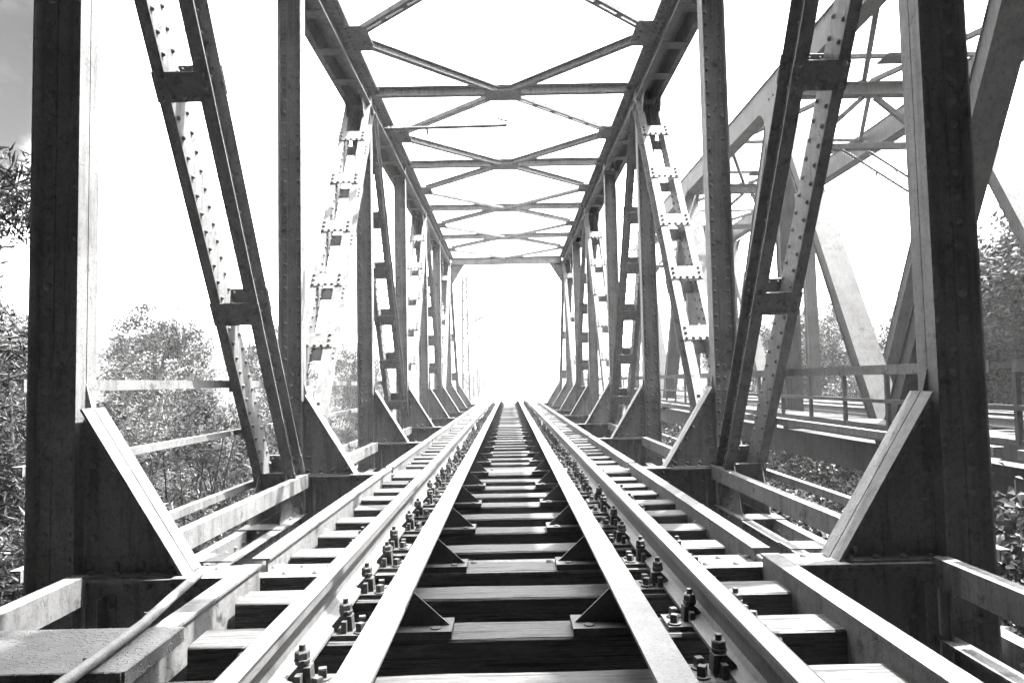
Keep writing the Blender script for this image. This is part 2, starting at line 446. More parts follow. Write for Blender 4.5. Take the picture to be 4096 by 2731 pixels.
# ------------------------------------------------------------------ overhead bracing
ZS = 5.60
def strut(k):
    m = MB(); y = YK(k); W = DI-.02
    m.box(-W, W, y-.006, y+.006, ZS+.002, ZS+.135); m.box(-W, W, y-.06, y+.06, ZS-.010, ZS+.0015)
    m.box(-W, W, y-.06, y+.06, ZS+.1355, ZS+.146)
    for x in (-1.8, -.45, .45, 1.8):
        m.rivets((x-.04, y-.006, ZS+.09), (x+.04, y-.006, ZS+.09), .08, (0, -1, 0))
        m.rivets((x-.04, y-.035, ZS-.010), (x+.04, y-.035, ZS-.010), .08, (0, 0, -1))
    m.box(-.30, .30, y-.22, y+.22, ZS-.022, ZS-.0115)
    o = part(m, 'overhead_strut'); fix_normals(o)
def brace(p, q, slotted):
    m = MB(); p, q = Vector(p), Vector(q); a = (q-p).normalized(); up = Vector((0, 0, 1)); b = up.cross(a)
    L = (q-p).length
    if slotted:
        for s in (-1, 1):
            m.obox((p+q)/2+b*s*.042, a, b, up, L, .048, .009)
            m.obox((p+q)/2+b*s*.062+up*.036, a, b, up, L, .008, .062)
        t = .18
        while t < L:
            m.obox(p+a*t+up*.0005, a, b, up, .11, .038, .0075); t += .46
    else:
        m.obox((p+q)/2, a, b, up, L, .105, .010)
        m.obox((p+q)/2+up*.052, a, b, up, L, .010, .092)
        m.obox((p+q)/2+up*.104, a, b, up, L, .09, .010)
    o = part(m, 'lateral_brace'); fix_normals(o)
for k in range(2, 7): strut(k)
for j in range(0, 6):
    y = YK(1.5+j)
    for sx in (-1, 1):
        m = MB()
        m.box(sx*(DI-.002), sx*(DI-.34), y-.36, y+.36, ZS+.006, ZS+.018)
        m.rivets((sx*(DI-.06), y-.3, ZS+.006), (sx*(DI-.06), y+.3, ZS+.006), .12, (0, 0, -1))
        m.rivets((sx*(DI-.24), y-.25, ZS+.006), (sx*(DI-.24), y+.25, ZS+.006), .16, (0, 0, -1))
        o = part(m, 'lateral_gusset'); fix_normals(o)
for k in range(1, 8):
    y = YK(k)
    for sx in (-1, 1):
        z = ZS-.004
        if k > 1: brace((sx*(DI-.2), y-PAN/2+.16, z), (sx*.1, y-.06, z), k >= 5)
        if 1 < k < 7: brace((sx*.1, y+.06, z), (sx*(DI-.2), y+PAN/2-.16, z), k in (1, 2, 3))
for k in (1, 7):
    m = MB(); y = YK(k)+(.12 if k == 7 else -.12); W = DI-.004
    m.box(-W, W, y-.006, y+.006, 5.402, 5.668); m.box(-W, W, y-.08, y+.08, 5.39, 5.4015); m.box(-W, W, y-.08, y+.08, 5.6685, 5.68)
    for sx in (-1, 1):
        m.prism([(sx*W, 5.388), (sx*1.70, 5.388), (sx*W, 4.62)], 'y', y-.006, y+.006)
        m.bar((sx*1.69, y, 5.384), (sx*(W-.004), y, 4.61), (0, 1, 0), .011, .11)
    m.rivets((-W, y-.045, 5.39), (W, y-.045, 5.39), .16, (0, 0, -1))
    o = part(m, 'portal_beam'); fix_normals(o)
# lower lateral bracing seen between the chords
for k in range(0, 8):
    for sx in (-1, 1):
        m = MB(); m.bar((sx*2.1, YK(k)+.2, -.93), (-sx*2.1, YK(k+1)-.2, -.93+.012*sx), (0, 0, 1), .10, .012)
        part(m, 'lower_brace')

# ------------------------------------------------------------------ track
def rail_profile():
    h = [(-.036, -.014), (-.0335, -.005), (-.026, -.0012), (0, 0), (.026, -.0012), (.0335, -.005), (.036, -.014), (.0365, -.037), (.030, -.044), (.0105, -.054),
         (.0083, -.09), (.0105, -.125), (.025, -.142), (.074, -.158), (.075, -.170)]
    left = [(-x, z) for x, z in h[7:]]
    return h+left[::-1]
def rail(sx, y0, y1, label, xc=0):
    m = MB(); prof = rail_profile(); n = len(prof); segs = [y0+(y1-y0)*i/24 for i in range(25)]
    m.prism([(p[0], p[1]+1) for p in prof], 'y', y0, y1)
    o = m.build('running_rail', RAIL); fix_normals(o); o.location = (xc+sx*.7535, 0, -1.0)
    return tag(o, label, 'rail')
rail(-1, -1.5, 95, 'shiny left running rail of the near track, its web lit by the sun')
rail(1, -1.5, 95, 'right running rail of the near track, its web facing the viewer in shade')

WT, HT = .197, .24
def make_sleeper():
    s = empty('sleeper')
    m = MB(); c = .007; y, z = WT/2, HT
    prof = [(-y, -z), (y, -z), (y, -c*1.5), (y-c, 0), (-y+c, 0), (-y, -c*1.2)]
    nx = 13; L = 1.235
    rnd = random.Random(3)
    vs = []; np_ = len(prof)
    for i in range(nx):
        x = -L+2*L*i/(nx-1)
        e = .985 if i in (0, nx-1) else 1
        for (py, pz) in prof: vs.append((x, py*e+rnd.uniform(-.0025, .0025), pz+rnd.uniform(-.0025, .0015)))
    fs = [(i*np_+k, i*np_+(k+1) % np_, (i+1)*np_+(k+1) % np_, (i+1)*np_+k) for i in range(nx-1) for k in range(np_)]
    fs += [list(range(np_)), [(nx-1)*np_+k for k in range(np_)][::-1]]
    m.add(vs, fs); b = m.build('timber', WOOD, s); fix_normals(b); kid(b, s)
    return s
def hexa(m, c, r, h, n=6, rot=.3, top=.85):
    vs = [(c[0]+r*math.cos(rot+2*math.pi*k/n), c[1]+r*math.sin(rot+2*math.pi*k/n), c[2]) for k in range(n)]
    vs += [(p[0], p[1], c[2]+h*.82) for p in vs]
    vs += [(c[0]+r*top*math.cos(rot+2*math.pi*k/n), c[1]+r*top*math.sin(rot+2*math.pi*k/n), c[2]+h) for k in range(n)]
    fs = [(i*n+k, i*n+(k+1) % n, (i+1)*n+(k+1) % n, (i+1)*n+k) for i in range(2) for k in range(n)]+[list(range(2*n, 3*n))]
    m.add(vs, fs)
def make_chair(s, sx, detail):
    """ribbed base plate under one rail; clamps and screws are its sub-parts"""
    xc = sx*.7535
    m = MB(); m.box(xc-.185, xc+.185, -.075, .075, .0005, .019)
    for d in (-1, 1):
        m.box(xc+d*.079, xc+d*.098, -.055, -.022, .0192, .062); m.box(xc+d*.079, xc+d*.098, .022, .055, .0192, .062)
    p = m.build('base_plate', BOLT, s); kid(p, s)
    def sub(mb, name): q = mb.build(name, BOLT, p); fix_normals(q); kid(q, p)
    for d in ((-1, 1) if detail else (-sx,)):
        x = xc+d*.09; m = MB()
        m.prism([(x-d*.05, .034), (x-d*.045, .048), (x-d*.015, .078), (x+d*.026, .078), (x+d*.03, .022), (x+d*.012, .022), (x+d*.01, .05), (x-d*.01, .05), (x-d*.026, .034)], 'y', -.024, .024)
        sub(m, 'rail_clamp')
        m = MB(); hexa(m, (x, 0, .079), .024, .008, 10, 0, .95); hexa(m, (x, 0, .0872), .026, .008, 10, .2, .95); hexa(m, (x, 0, .0955), .0245, .024, 6, .35); m.tube([(x, 0, .118), (x, 0, .138)], .011, 8)
        sub(m, 'clamp_bolt')
        for dy, dx in ((.042, .055), (-.038, .062)):
            m = MB(); xx = xc+d*(.09+dx); hexa(m, (xx, dy, .0195), .027, .007, 12, 0, .8); hexa(m, (xx, dy, .026), .0185, .03, 4, .6+dy*9, .92)
            sub(m, 'sleeper_screw')
proto_near = make_sleeper(); make_chair(proto_near, -1, True); make_chair(proto_near, 1, True)
proto_far = make_sleeper()
for sx in (-1, 1):
    far_pl = MB(); xc = sx*.7535; far_pl.box(xc-.185, xc+.185, -.075, .075, .0005, .019)
    for d in (-1, 1):
        x = xc+d*.09; far_pl.box(x-.03, x+.03, -.024, .024, .0188, .075); far_pl.box(x-.02, x+.02, -.02, .02, .0748, .135)
        far_pl.box(x+d*.04, x+d*.07, -.06, -.03, .0188, .055); far_pl.box(x+d*.04, x+d*.07, .03, .06, .0188, .055)
    kid(far_pl.build('base_plate', BOLT, proto_far), proto_far)
ORD = ['first', 'second', 'third', 'fourth', 'fifth', 'sixth', 'seventh', 'eighth', 'ninth', 'tenth']
fronts = [2.235, 2.742, 3.238, 3.684, 4.131, 4.618]
while fronts[-1] < 31: fronts.append(fronts[-1]+.478)
rs = random.Random(11); nr = fr = 0; cnt = {}
SLEEP = []
for i, yf in enumerate(fronts):
    near = yf < 13
    if near: o = proto_near if nr == 0 else copy_tree(proto_near); nr += 1
    else: o = proto_far if fr == 0 else copy_tree(proto_far); fr += 1
    yc = yf+WT/2
    o.location = (rs.uniform(-.03, .03), yc, ZF+rs.uniform(-.006, .002)); o.rotation_euler.z = rs.uniform(-.013, .013); o.rotation_euler.y = rs.uniform(-.002, .002)
    for ch in (c2 for c1 in o.children for c2 in c1.children):
        ch.location = (rs.uniform(-.006, .006), rs.uniform(-.008, .008), rs.uniform(-.003, .004))
    SLEEP.append(yc)
    if yc < YK(1)-.2:
        j = i; lab = ['timber sleeper at the bottom edge of the picture, its top in shade',
                      'weathered timber sleeper one before the near cross beam, split along its grain', 'weathered timber sleeper just before the near cross beam'][min(j, 2)]
    elif abs(yc-YK(1)) < .2: lab = 'timber sleeper lying against the near cross beam with its row of rivets'
    else:
        k = int((yc-Y1+.05)//PAN)+1; j = cnt.get(k, 0); cnt[k] = j+1
        beam = ['', 'near', 'second', 'third', 'fourth', 'fifth', 'sixth', 'seventh', 'far end'][min(k, 8)]
        lab = f'weathered timber sleeper, {ORD[min(j, 9)]} beyond the {beam} cross beam'
    tag(o, lab, 'sleeper', 'timber sleepers under the near track')

def guard(sx, label):
    g = empty('guard_rail', (sx*.43, 0, -.17))
    m = MB(); x0, x1 = sx*.376-sx*.43, sx*.482-sx*.43
    ys = [-.8, 6.95, 11.0, 15.2, 19.3, 23.2, 27.3, 31.2]
    for a, b in zip(ys, ys[1:]):
        dz = random.uniform(-.003, .003)
        m.box(x0, x1, a, b-.006, .138+dz, .15+dz); m.box(x1, x1-sx*.012, a, b-.006, .03+dz, .1375+dz)
    q = m.build('guard_angle', GUARD, g); fix_normals(q)
    for i, yc in enumerate(SLEEP[1::2]):
        m = MB(); y = yc-.03; b0 = sx*.24-sx*.43; b1 = x1-sx*.013
        m.prism([(x0, .136), (b0, .012), (b0, .0115), (b1, .0115), (b1, .136)], 'y', y-.004, y+.004)
        m.box(b0-sx*.012, b1, y-.075, y+.085, -.016, .0112)
        for xx in (b0+sx*.05, b0+sx*.15):
            hexa(m, (xx, y+.035, .0113), .017, .022, 4, .5)
            hexa(m, (xx, y-.04, .0113), .019, .006, 10, .5) if xx == b0+sx*.05 else None
        q = m.build('guard_bracket', BRKT, g); fix_normals(q)
    return tag(g, label, 'guard rail')
guard(-1, 'flat steel guard rail on triangular brackets inside the left running rail')
guard(1, 'flat steel guard rail on triangular brackets inside the right running rail')

# ------------------------------------------------------------------ near left corner: tread plates and pipe
def tread(y0, y1, x1, label, dz=0):
    m = MB(); t = .006
    z = -.088+dz; x0 = -2.1
    m.box(x0, x1, y0, y1, z-t, z)
    m.box(x1, x1+.0055, y0+.004, y1-.0, z-.052, z-.0005); m.box(x0, x1-.003, y0-.0052, y0-.0002, z-.03, z-.0005)
    o = m.build('tread_plate', PLATE); fix_normals(o)
    bv = o.modifiers.new('bevel', 'BEVEL'); bv.width = .004; bv.segments = 2
    return tag(o, label, 'steel plate')
tread(2.235, 2.64, -1.185, 'patterned steel tread plate left of the track, the farther of two, pipe across it')
tread(1.55, 2.165, -1.245, 'patterned steel tread plate in the bottom left corner, nearest the viewer', -.004)
m = MB()
m.tube([(-1.262, 1.75, -.063), (-1.290, 2.3, -.064), (-1.312, 2.62, -.066), (-1.318, 2.66, -.064), (-1.352, 2.95, -.058), (-1.392, 3.245, -.060)], .0185, 12)
m.tube([(-1.392, 3.240, -.060), (-1.393, 3.25, -.060)], .0205, 12)
for yy, xx in ((2.28, -1.29), (2.72, -1.325)): m.box(xx-.04, xx-.012, yy-.004, yy+.004, -.068, -.060)
tag(m.build('metal_pipe', PIPE), 'slim rough metal pipe lying loose across the left tread plates', 'pipe')

# ------------------------------------------------------------------ neighbouring bridge
nb = empty('neighbour_bridge', (9.1, 3.7, -1.0)); NI = Matrix.Translation(-Vector(nb.location))
tag(nb, 'welded grey steel truss bridge with smooth box members, right of the near bridge', 'bridge')
def npart(mb, name, mat=PAINT2):
    o = mb.build(name, mat, nb); o.matrix_parent_inverse = NI; fix_normals(o); return o
NT_, NBm = [8.3, 17.5, 26.7, 35.9], [3.7, 12.9, 22.1, 31.3, 40.5]
ZT0, ZT1 = 7.62, 8.22
def hbar(m, p, q, w, h):
    """welded box: two wide cover plates and two recessed side plates"""
    p, q = Vector(p), Vector(q); a = (q-p).normalized(); x = Vector((1, 0, 0)); n = a.cross(x).normalized(); L = (q-p).length; t = .018
    for s in (-1, 1): m.obox((p+q)/2+n*s*(h/2-t/2), x, a, n, w, L, t)
    for s in (-1, 1): m.obox((p+q)/2+x*s*(w/2-.035), x, a, n, t, L, h-2*t-.002)
for side, x in ((0, 6.9), (1, 11.35)):
    m = MB(); m.box(x-.2, x+.2, 8.3-.5, 35.9+.5, ZT0, ZT1); m.box(x-.24, x+.24, 8.3-.5, 35.9+.5, ZT1+.001, ZT1+.03); npart(m, 'top_chord')
    m = MB(); m.box(x-.2, x+.2, 2.5, 41, -1.06, -.5)
    for yy in NBm:
        for dx in range(6): m.rivets((x-.2, yy-.9+dx*.09, -1.0), (x-.2, yy-.9+dx*.09, -.56), .11, (-1, 0, 0), .016, .012)
        m.box(x-.207, x-.2005, yy-1.2, yy-1.19, -1.05, -.51)
    npart(m, 'bottom_chord')
    for yt in NT_:
        for yb in (yt-4.6, yt+4.6):
            m = MB(); hbar(m, (x, yb, -.55), (x, yt, ZT0+.05), .50, .30); npart(m, 'diagonal')
        m = MB(); hbar(m, (x, yt, -.55), (x, yt, ZT0+.02), .40, .3); npart(m, 'post')
        m = MB()                                         # curved node plates
        arc = [(yt-1.0, ZT0+.02)]+[(yt-.95+.6*math.sin(t*R(15)), ZT0-.65+.6*math.cos(t*R(15))) for t in range(0, 7)]+[(yt-.3, ZT0-1.1), (yt+.3, ZT0-1.1)]
        arc += [(yt+.95-.6*math.sin(t*R(15)), ZT0-.65+.6*math.cos(t*R(15))) for t in range(6, -1, -1)]+[(yt+1.0, ZT0+.02)]
        for s in (-1, 1): m.prism(arc, 'x', x+s*.253, x+s*.27)
        npart(m, 'node_plate')
for yt in NT_:
    m = MB(); z = 7.72
    m.box(7.1, 11.15, yt-.16, yt+.16, z+.28, z+.30); m.box(7.1, 11.15, yt-.01, yt+.01, z+.0, z+.28); m.box(7.1, 11.15, yt-.16, yt+.16, z-.02, z-.001)
    npart(m, 'overhead_strut')
    m = MB(); zl = 6.35
    m.box(7.1, 11.15, yt-.08, yt+.08, zl+.0, zl+.018); m.box(7.1, 11.15, yt-.008, yt+.008, zl+.019, zl+.17); npart(m, 'sway_strut')
    for s in (-1, 1):
        m = MB(); m.bar((9.12+s*.15, yt, z-.05), (9.12+s*1.45, yt, zl+.2), (0, 1, 0), .12, .12); npart(m, 'sway_brace')
        m = MB(); m.prism([(9.12+s*2.02, zl-.01), (9.12+s*1.4, zl-.01), (9.12+s*2.02, zl-.9)], 'y', yt-.01, yt+.01); npart(m, 'sway_bracket')
        for dy in (-4.6, 4.6):
            m = MB(); m.bar((9.12+s*.1, yt+.0, z+.36), (9.12+s*2.05, yt+dy, z+.36+.004*s), (0, 0, 1), .11, .11); npart(m, 'lateral_brace')
for yb in (3.7, 12.9, 16.2, 22.1, 25.4, 31.3):
    m = MB(); m.box(7.1, 11.15, yb-.05, yb+.05, 8.08, 8.17); m.box(8.8, 9.4, yb-.3, yb+.3, 8.06, 8.075); npart(m, 'lateral_strut')
for k in range(0, 9):
    m = MB(); y = 3.7+4.6*k; m.box(6.9, 11.35, y-.15, y+.15, -.93, -.6); npart(m, 'cross_beam')
# its outboard walkway and railing
for i, (a, b) in enumerate(((2.0, 7.8), (7.82, 12.4), (12.42, 20.0), (20.02, 28.0), (28.02, 41))):
    m = MB(); y = a
    while y < b-.05: m.box(5.95, 6.66, y, y+.19, -.085, -.035+random.uniform(-.004, .004)); y += .2
    npart(m, 'walkway_planks', WOOD)
m = MB(); m.box(5.93, 5.94, 2, 41, -.3, -.09); m.box(5.94, 6.02, 2, 41, -.10, -.09)
for k in range(10): m.box(5.95, 6.69, 2.5+4*k, 2.6+4*k, -.28, -.12)
npart(m, 'walkway_bearer')
m = MB()
for z0 in (.36, .86): m.box(5.93, 5.99, 2, 41, z0, z0+.012); m.box(5.93, 5.938, 2, 41, z0-.05, z0-.0005)
npart(m, 'railing_bar')
for k in range(26):
    m = MB(); y = 2.6+1.45*k; m.box(5.939, 5.999, y-.004, y+.004, -.25, .85); m.box(5.939, 5.947, y+.0045, y+.06, -.25, .85); npart(m, 'railing_post')
# its track
for s, w in ((-1, 'near'), (1, 'far')): rail(s, 0, 95, f'{w} running rail on the neighbouring bridge to the right', 9.12)
for s, w in ((-1, 'near'), (1, 'far')):
    m = MB(); m.box(9.12+s*.38, 9.12+s*.5, 1, 42, -.03, -.015); m.box(9.12+s*.488, 9.12+s*.5, 1, 42, -.16, -.031)
    tag(m.build('guard_rail', GUARD), f'{w} flat guard rail between the neighbouring bridge running rails', 'guard rail')
m = MB(); m.box(-1.25, 1.25, -.11, .11, -.26, 0); nsl = m.build('sleeper', WOOD)
for k in range(66):
    o = nsl if k == 0 else nsl.copy()
    if k: C.objects.link(o)
    o.location = (9.12, 2.2+.6*k, -.185)
    tag(o, 'dark timber sleeper on the neighbouring bridge, mostly hidden behind its truss', 'sleeper', 'sleepers on the neighbouring bridge')

# ------------------------------------------------------------------ overhead line equipment
def cantilever(loc, tip, label, flip=1):
    e = empty('catenary_cantilever', loc); L = Vector(loc)
    m = MB(); t = Vector(tip)-L
    m.tube([(0, 0, 0), t*.3, t], .03, 8); m.tube([t*.35+Vector((0, 0, -.02)), t*.35+Vector((0, 0, -.12))], .025, 8)
    m.tube([t, t+Vector((.02*flip, 0, .08)), t+Vector((-.16*flip, 0, .13))], .02, 8); m.tube([t+Vector((0, 0, -.06)), t+Vector((.12*flip, 0, -.05))], .014, 6)
    m.build('arm_tube', WIRE, e)
    m = MB(); d = t.normalized()
    for i in range(5): m.tube([d*(.08+.07*i), d*(.10+.07*i)], [.05, .035], 10)
    m.build('insulator', INSUL, e)
    return tag(e, label, 'catenary bracket')
cantilever((-2.16, 12.75, 5.375), (.05, 12.75, 5.40), 'slender registration arm with insulator reaching in from the left top chord')
def mast(x, y, h, arm, label, zb=-.6):
    e = empty('catenary_mast', (x, y, zb)); m = MB(); w0, w1 = .22, .13
    for sx in (-1, 1):
        for sy in (-1, 1): m.bar((sx*w0, sy*w0, 0), (sx*w1, sy*w1, h), (1, 0, 0), .11, .11)
    n = int(h/.55)
    for i in range(n):
        z0, z1 = h*i/n, h*(i+1)/n; a = w0+(w1-w0)*i/n; b = w0+(w1-w0)*(i+1)/n; s = 1 if i % 2 else -1
        m.bar((-s*a, -a, z0), (s*b, -b, z1), (0, 1, 0), .06, .02); m.bar((-s*a, a, z0), (s*b, b, z1), (0, 1, 0), .06, .02)
        m.bar((-a, -s*a, z0), (-b, s*b, z1), (1, 0, 0), .06, .02); m.bar((a, -s*a, z0), (b, s*b, z1), (1, 0, 0), .06, .02)
    m.build('mast', WIRE, e)
    m = MB()
    m.tube([(.1, 0, h*.62), (arm*.55, 0, h*.70), (arm, 0, h*.80)], .06, 8); m.tube([(.1, 0, h*.82), (arm, 0, h*.80)], .02, 8); m.tube([(arm*.55, 0, h*.7), (arm*.95, 0, h*.66)], .02, 8)
    m.build('cantilever', WIRE, e)
    m = MB(); m.bar((-.5, 0, h-.02), (.5, 0, h-.02), (0, 0, 1), .05, .05); m.bar((-.4, 0, h-.5), (.4, 0, h-.5), (0, 0, 1), .04, .04); m.build('cross_arm', WIRE, e)
    for s in (-.42, .42):
        m = MB()
        for i in range(3): m.tube([(s, 0, h+.03+.07*i), (s, 0, h+.05+.07*i)], [.06, .04], 8)
        m.build('insulator', INSUL, e)
    return tag(e, label, 'catenary mast')
mast(-2.75, 46, 8.2, 2.6, 'nearest lattice catenary mast beyond the far portal on the left')
mast(-2.9, 62, 8.4, 2.7, 'second lattice catenary mast beyond the far portal, thinner in the haze')
mast(-3.0, 78, 8.4, 2.8, 'farthest lattice catenary mast beyond the far portal, faint in the haze')
mast(-3.9, 44, 9.2, -1.2, 'tall lattice mast just outside the catenary mast beyond the far portal')
m = MB()
m.tube([(0.0, 45.8, 5.9), (-.1, 62, 6.0), (-.1, 78, 6.0), (0, 95, 6.0)], .02, 5)
m.tube([(0.0, 45.8, 6.1), (-.1, 53, 5.95), (-.1, 62, 6.3), (-.1, 70, 6.1), (-.1, 78, 6.3), (0, 95, 6.0)], .02, 5)
tag(m.build('overhead_wire', WIRE), 'thin overhead contact wires strung along the masts beyond the far portal', 'wire')
cantilever((8.35, 17.42, 6.33), (10.7, 17.40, 4.72), 'dark slanting catenary arm under the neighbouring bridge sway strut, the left one of two', -1)
cantilever((9.1, 17.60, 6.33), (11.0, 17.62, 5.02), 'dark slanting catenary arm under the neighbouring bridge sway strut, the right one of two', -1)

# ------------------------------------------------------------------ terrain
def hgt(x, y):
    bank = 1/(1+math.exp(-(y-33.5)*1.1)); back = 1/(1+math.exp((y+4.0)*1.3))
    z = -3.6+.25*math.sin(x*.35)+.2*math.sin(y*.28+x*.1)
    z += .9/(1+math.exp(-(abs(x-3)-9)*.5))
    top = -.42-max(0, max(-3.5-x, x-13))*.28
    z = max(z, top*bank+(1-bank)*-9, top*back+(1-back)*-9)
    z += max(0, -x-28)*.42*(.75+.25*math.sin(y*.03+1)) if x < -28 else 0
    z += max(0, x-26)*.34 if x > 26 else 0
    pass
    z += max(0, y-120)*.08
    return min(z, 11.5+.8*math.sin(x*.11)+.7*math.sin(y*.13)) if z > 9 else z
xs = sorted(set([-150, -130, -110, -95, -80, -68, -58, -50, -43, -37, -32]+[i*1.0 for i in range(-28, 29)]+[32, 38, 45, 55, 66, 78, 92, 108, 126, 150]))
ys = sorted(set([-40, -30, -22, -16]+[i*1.0 for i in range(-12, 50)]+[50+4*i for i in range(20)]+[140, 155, 170, 185]))
m = MB(); nx = len(xs)
for y in ys:
    for x in xs: m.v.append((x, y, hgt(x, y)+random.uniform(-.06, .06)*(3 if abs(x) > 40 or y > 90 else 1)))
for j in range(len(ys)-1):
    for i in range(nx-1): m.f.append([j*nx+i, j*nx+i+1, (j+1)*nx+i+1, (j+1)*nx+i]); m.s.append(True)
tag(m.build('ground', GROUND), kind='structure')
# unseen dark slope added behind the viewer to block skylight from the near steel
m = MB(); cx = [-42+2.8*i for i in range(31)]; cz = [-5, -2, 1, 4, 7, 10, 13.2]
for z in cz:
    for x in cx: m.v.append((x, -3.3+random.uniform(-.3, .3)+.03*x*x, z+random.uniform(-.4, .4)))
for j in range(len(cz)-1):
    for i in range(30): m.f.append([j*31+i, j*31+i+1, (j+1)*31+i+1, (j+1)*31+i]); m.s.append(True)
tag(m.build('unseen_sky_blocker', BLOCKER), kind='structure')
for xc, nm in ((0, 'track_bed'), (9.12, 'track_bed')):
    m = MB(); n = 40
    rows = [(-2.2, -.36), (-1.5, -.2), (-.7, -.19), (0, -.2), (.7, -.19), (1.5, -.2), (2.2, -.36)]
    for j in range(n):
        for (x, z) in rows: m.v.append((xc+x, YK(8)+.35+j*1.6, z+random.uniform(-.02, .02)))
    for j in range(n-1):
        for i in range(6): m.f.append([j*7+i, j*7+i+1, (j+1)*7+i+1, (j+1)*7+i]); m.s.append(True)
    tag(m.build(nm, BALLAST), kind='structure')
for yc, nm, lab in ((YK(8)+.6, 'abutment', 'pale concrete abutment under the far end of the bridge'), (YK(0)-.9, 'abutment', 'pale concrete abutment under the near end of the bridge')):
    m = MB(); m.box(-3.2, 13, yc-.5, yc+.5, -4.2, -1.08)
    tag(m.build(nm, CONC), lab, 'abutment')

# ------------------------------------------------------------------ vegetation
def leaf_mesh(name, blobs, n, size, aspect, mat, seed, droop=0., shell=.5):
    """leaf cards spread through ellipsoidal clumps; blobs = (centre, radii, weight)"""
    r = random.Random(seed); v = []; f = []
    W = [b[2] for b in blobs]; 
    for _ in range(n):
        c, rad, _w = r.choices(blobs, W)[0]
        d = Vector((r.gauss(0, 1), r.gauss(0, 1), r.gauss(0, 1))).normalized()*(r.random()**shell)
        p = Vector((c[0]+d.x*rad[0], c[1]+d.y*rad[1], c[2]+d.z*rad[2]))
        a = Vector((r.gauss(0, 1), r.gauss(0, 1), r.gauss(0, .6)-droop)).normalized()
        b = a.orthogonal().normalized(); b.rotate(Matrix.Rotation(r.uniform(0, 6.28), 3, a))
        if r.random() < .55:
            bb = Vector((0, 0, 1)).cross(a)
            if bb.length > .1: b = (bb.normalized()+b*.5).normalized()
        L = size*r.uniform(.6, 1.35); w = L*aspect; k = len(v)
        nrm = a.cross(b)
        v += [p-a*L/2, p+b*w/2+nrm*w*.15, p+a*L/2, p-b*w/2+nrm*w*.15]; f.append((k, k+1, k+2, k+3))
    me = bpy.data.meshes.new(name); me.from_pydata([tuple(p) for p in v], [], f); me.materials.append(mat); me.update()
    return me
def clump_blobs(r, R0, H, n, base=.3):
    out = []
    for _ in range(n):
        a = r.uniform(0, 6.28); q = R0*math.sqrt(r.random())*.85; z = H*(base+(1-base)*r.random()*(1-.45*(q/R0)**2))
        s = r.uniform(.16, .34)*R0
        out.append(((q*math.cos(a), q*math.sin(a), z), (s, s, s*r.uniform(.7, 1.1)), s*s))
    return out
def stems_mesh(name, r, R0, H, n, rad=.03):
    m = MB()
    for _ in range(n):
        a = r.uniform(0, 6.28); q = R0*r.uniform(.2, .8); z = H*r.uniform(.6, .95)
        mid = (q*.4*math.cos(a)+r.uniform(-.1, .1), q*.4*math.sin(a)+r.uniform(-.1, .1), z*.5)
        m.tube([(0, 0, 0), mid, (q*math.cos(a), q*math.sin(a), z)], [rad, rad*.7, rad*.25], 6)
    return m
def tree_stems(r, R0, H, rad):
    m = MB()
    m.tube([(0, 0, -.2), (r.uniform(-.1, .1), r.uniform(-.1, .1), H*.3), (r.uniform(-.25, .25), r.uniform(-.25, .25), H*.65), (0, 0, H*.92)], [rad*1.2, rad, rad*.55, rad*.12], 9)
    for i in range(11):
        z0 = H*r.uniform(.2, .7); a = r.uniform(0, 6.28); q = R0*r.uniform(.5, .95)
        m.tube([(0, 0, z0), (q*.5*math.cos(a), q*.5*math.sin(a), z0+H*.08), (q*math.cos(a), q*math.sin(a), z0+H*r.uniform(.1, .28))], [rad*.4, rad*.25, rad*.06], 6)
    return m
def proto(kind, i, R0, H, nl, size, aspect, mat, seed, droop, nblob, base):
    r = random.Random(seed); e = empty(kind)
    me = leaf_mesh('foliage' if kind != 'tree' else 'crown', clump_blobs(r, R0, H, nblob, base), nl, size, aspect, mat, seed, droop)
    o = bpy.data.objects.new('foliage' if kind != 'tree' else 'crown', me); C.objects.link(o); o.parent = e; kid(o, e)
    m = stems_mesh('stem', r, R0, H, 14) if kind != 'tree' else tree_stems(r, R0, H, .16)
    q = m.build('stem' if kind != 'tree' else 'trunk', BARK, e); kid(q, e)
    return e
USED = set()
def place(p, x, y, z, s, rz, label, cat, group, sz=1):
    if p.name in USED: o = copy_tree(p)
    else: o = p; USED.add(p.name)
    o.location = (x, y, z); o.rotation_euler = (0, 0, rz); o.scale = (s, s, s*sz)
    return tag(o, label, cat, group)
WB = [proto('shrub', i, 1.6, 4.4, 20000, .12, .2, LEAF, 20+i, .25, 60, .10) for i in range(3)]
DB = proto('shrub', 8, 1.6, 2.2, 12000, .085, .62, DKLEAF, 48, .1, 40, .1)  # leaf colour set dark to paint the deep shade at lower right
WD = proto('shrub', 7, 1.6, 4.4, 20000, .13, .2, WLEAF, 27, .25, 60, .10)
BB = [proto('shrub', i, 1.6, 2.2, 12000, .085, .62, LEAF2, 40+i, .1, 40, .1) for i in range(2)]
TT = [proto('tree', i, 2.7, 7.5, 26000, .16, .5, LEAF2, 60+i, .1, 80, .12) for i in range(3)]
rv = random.Random(5)
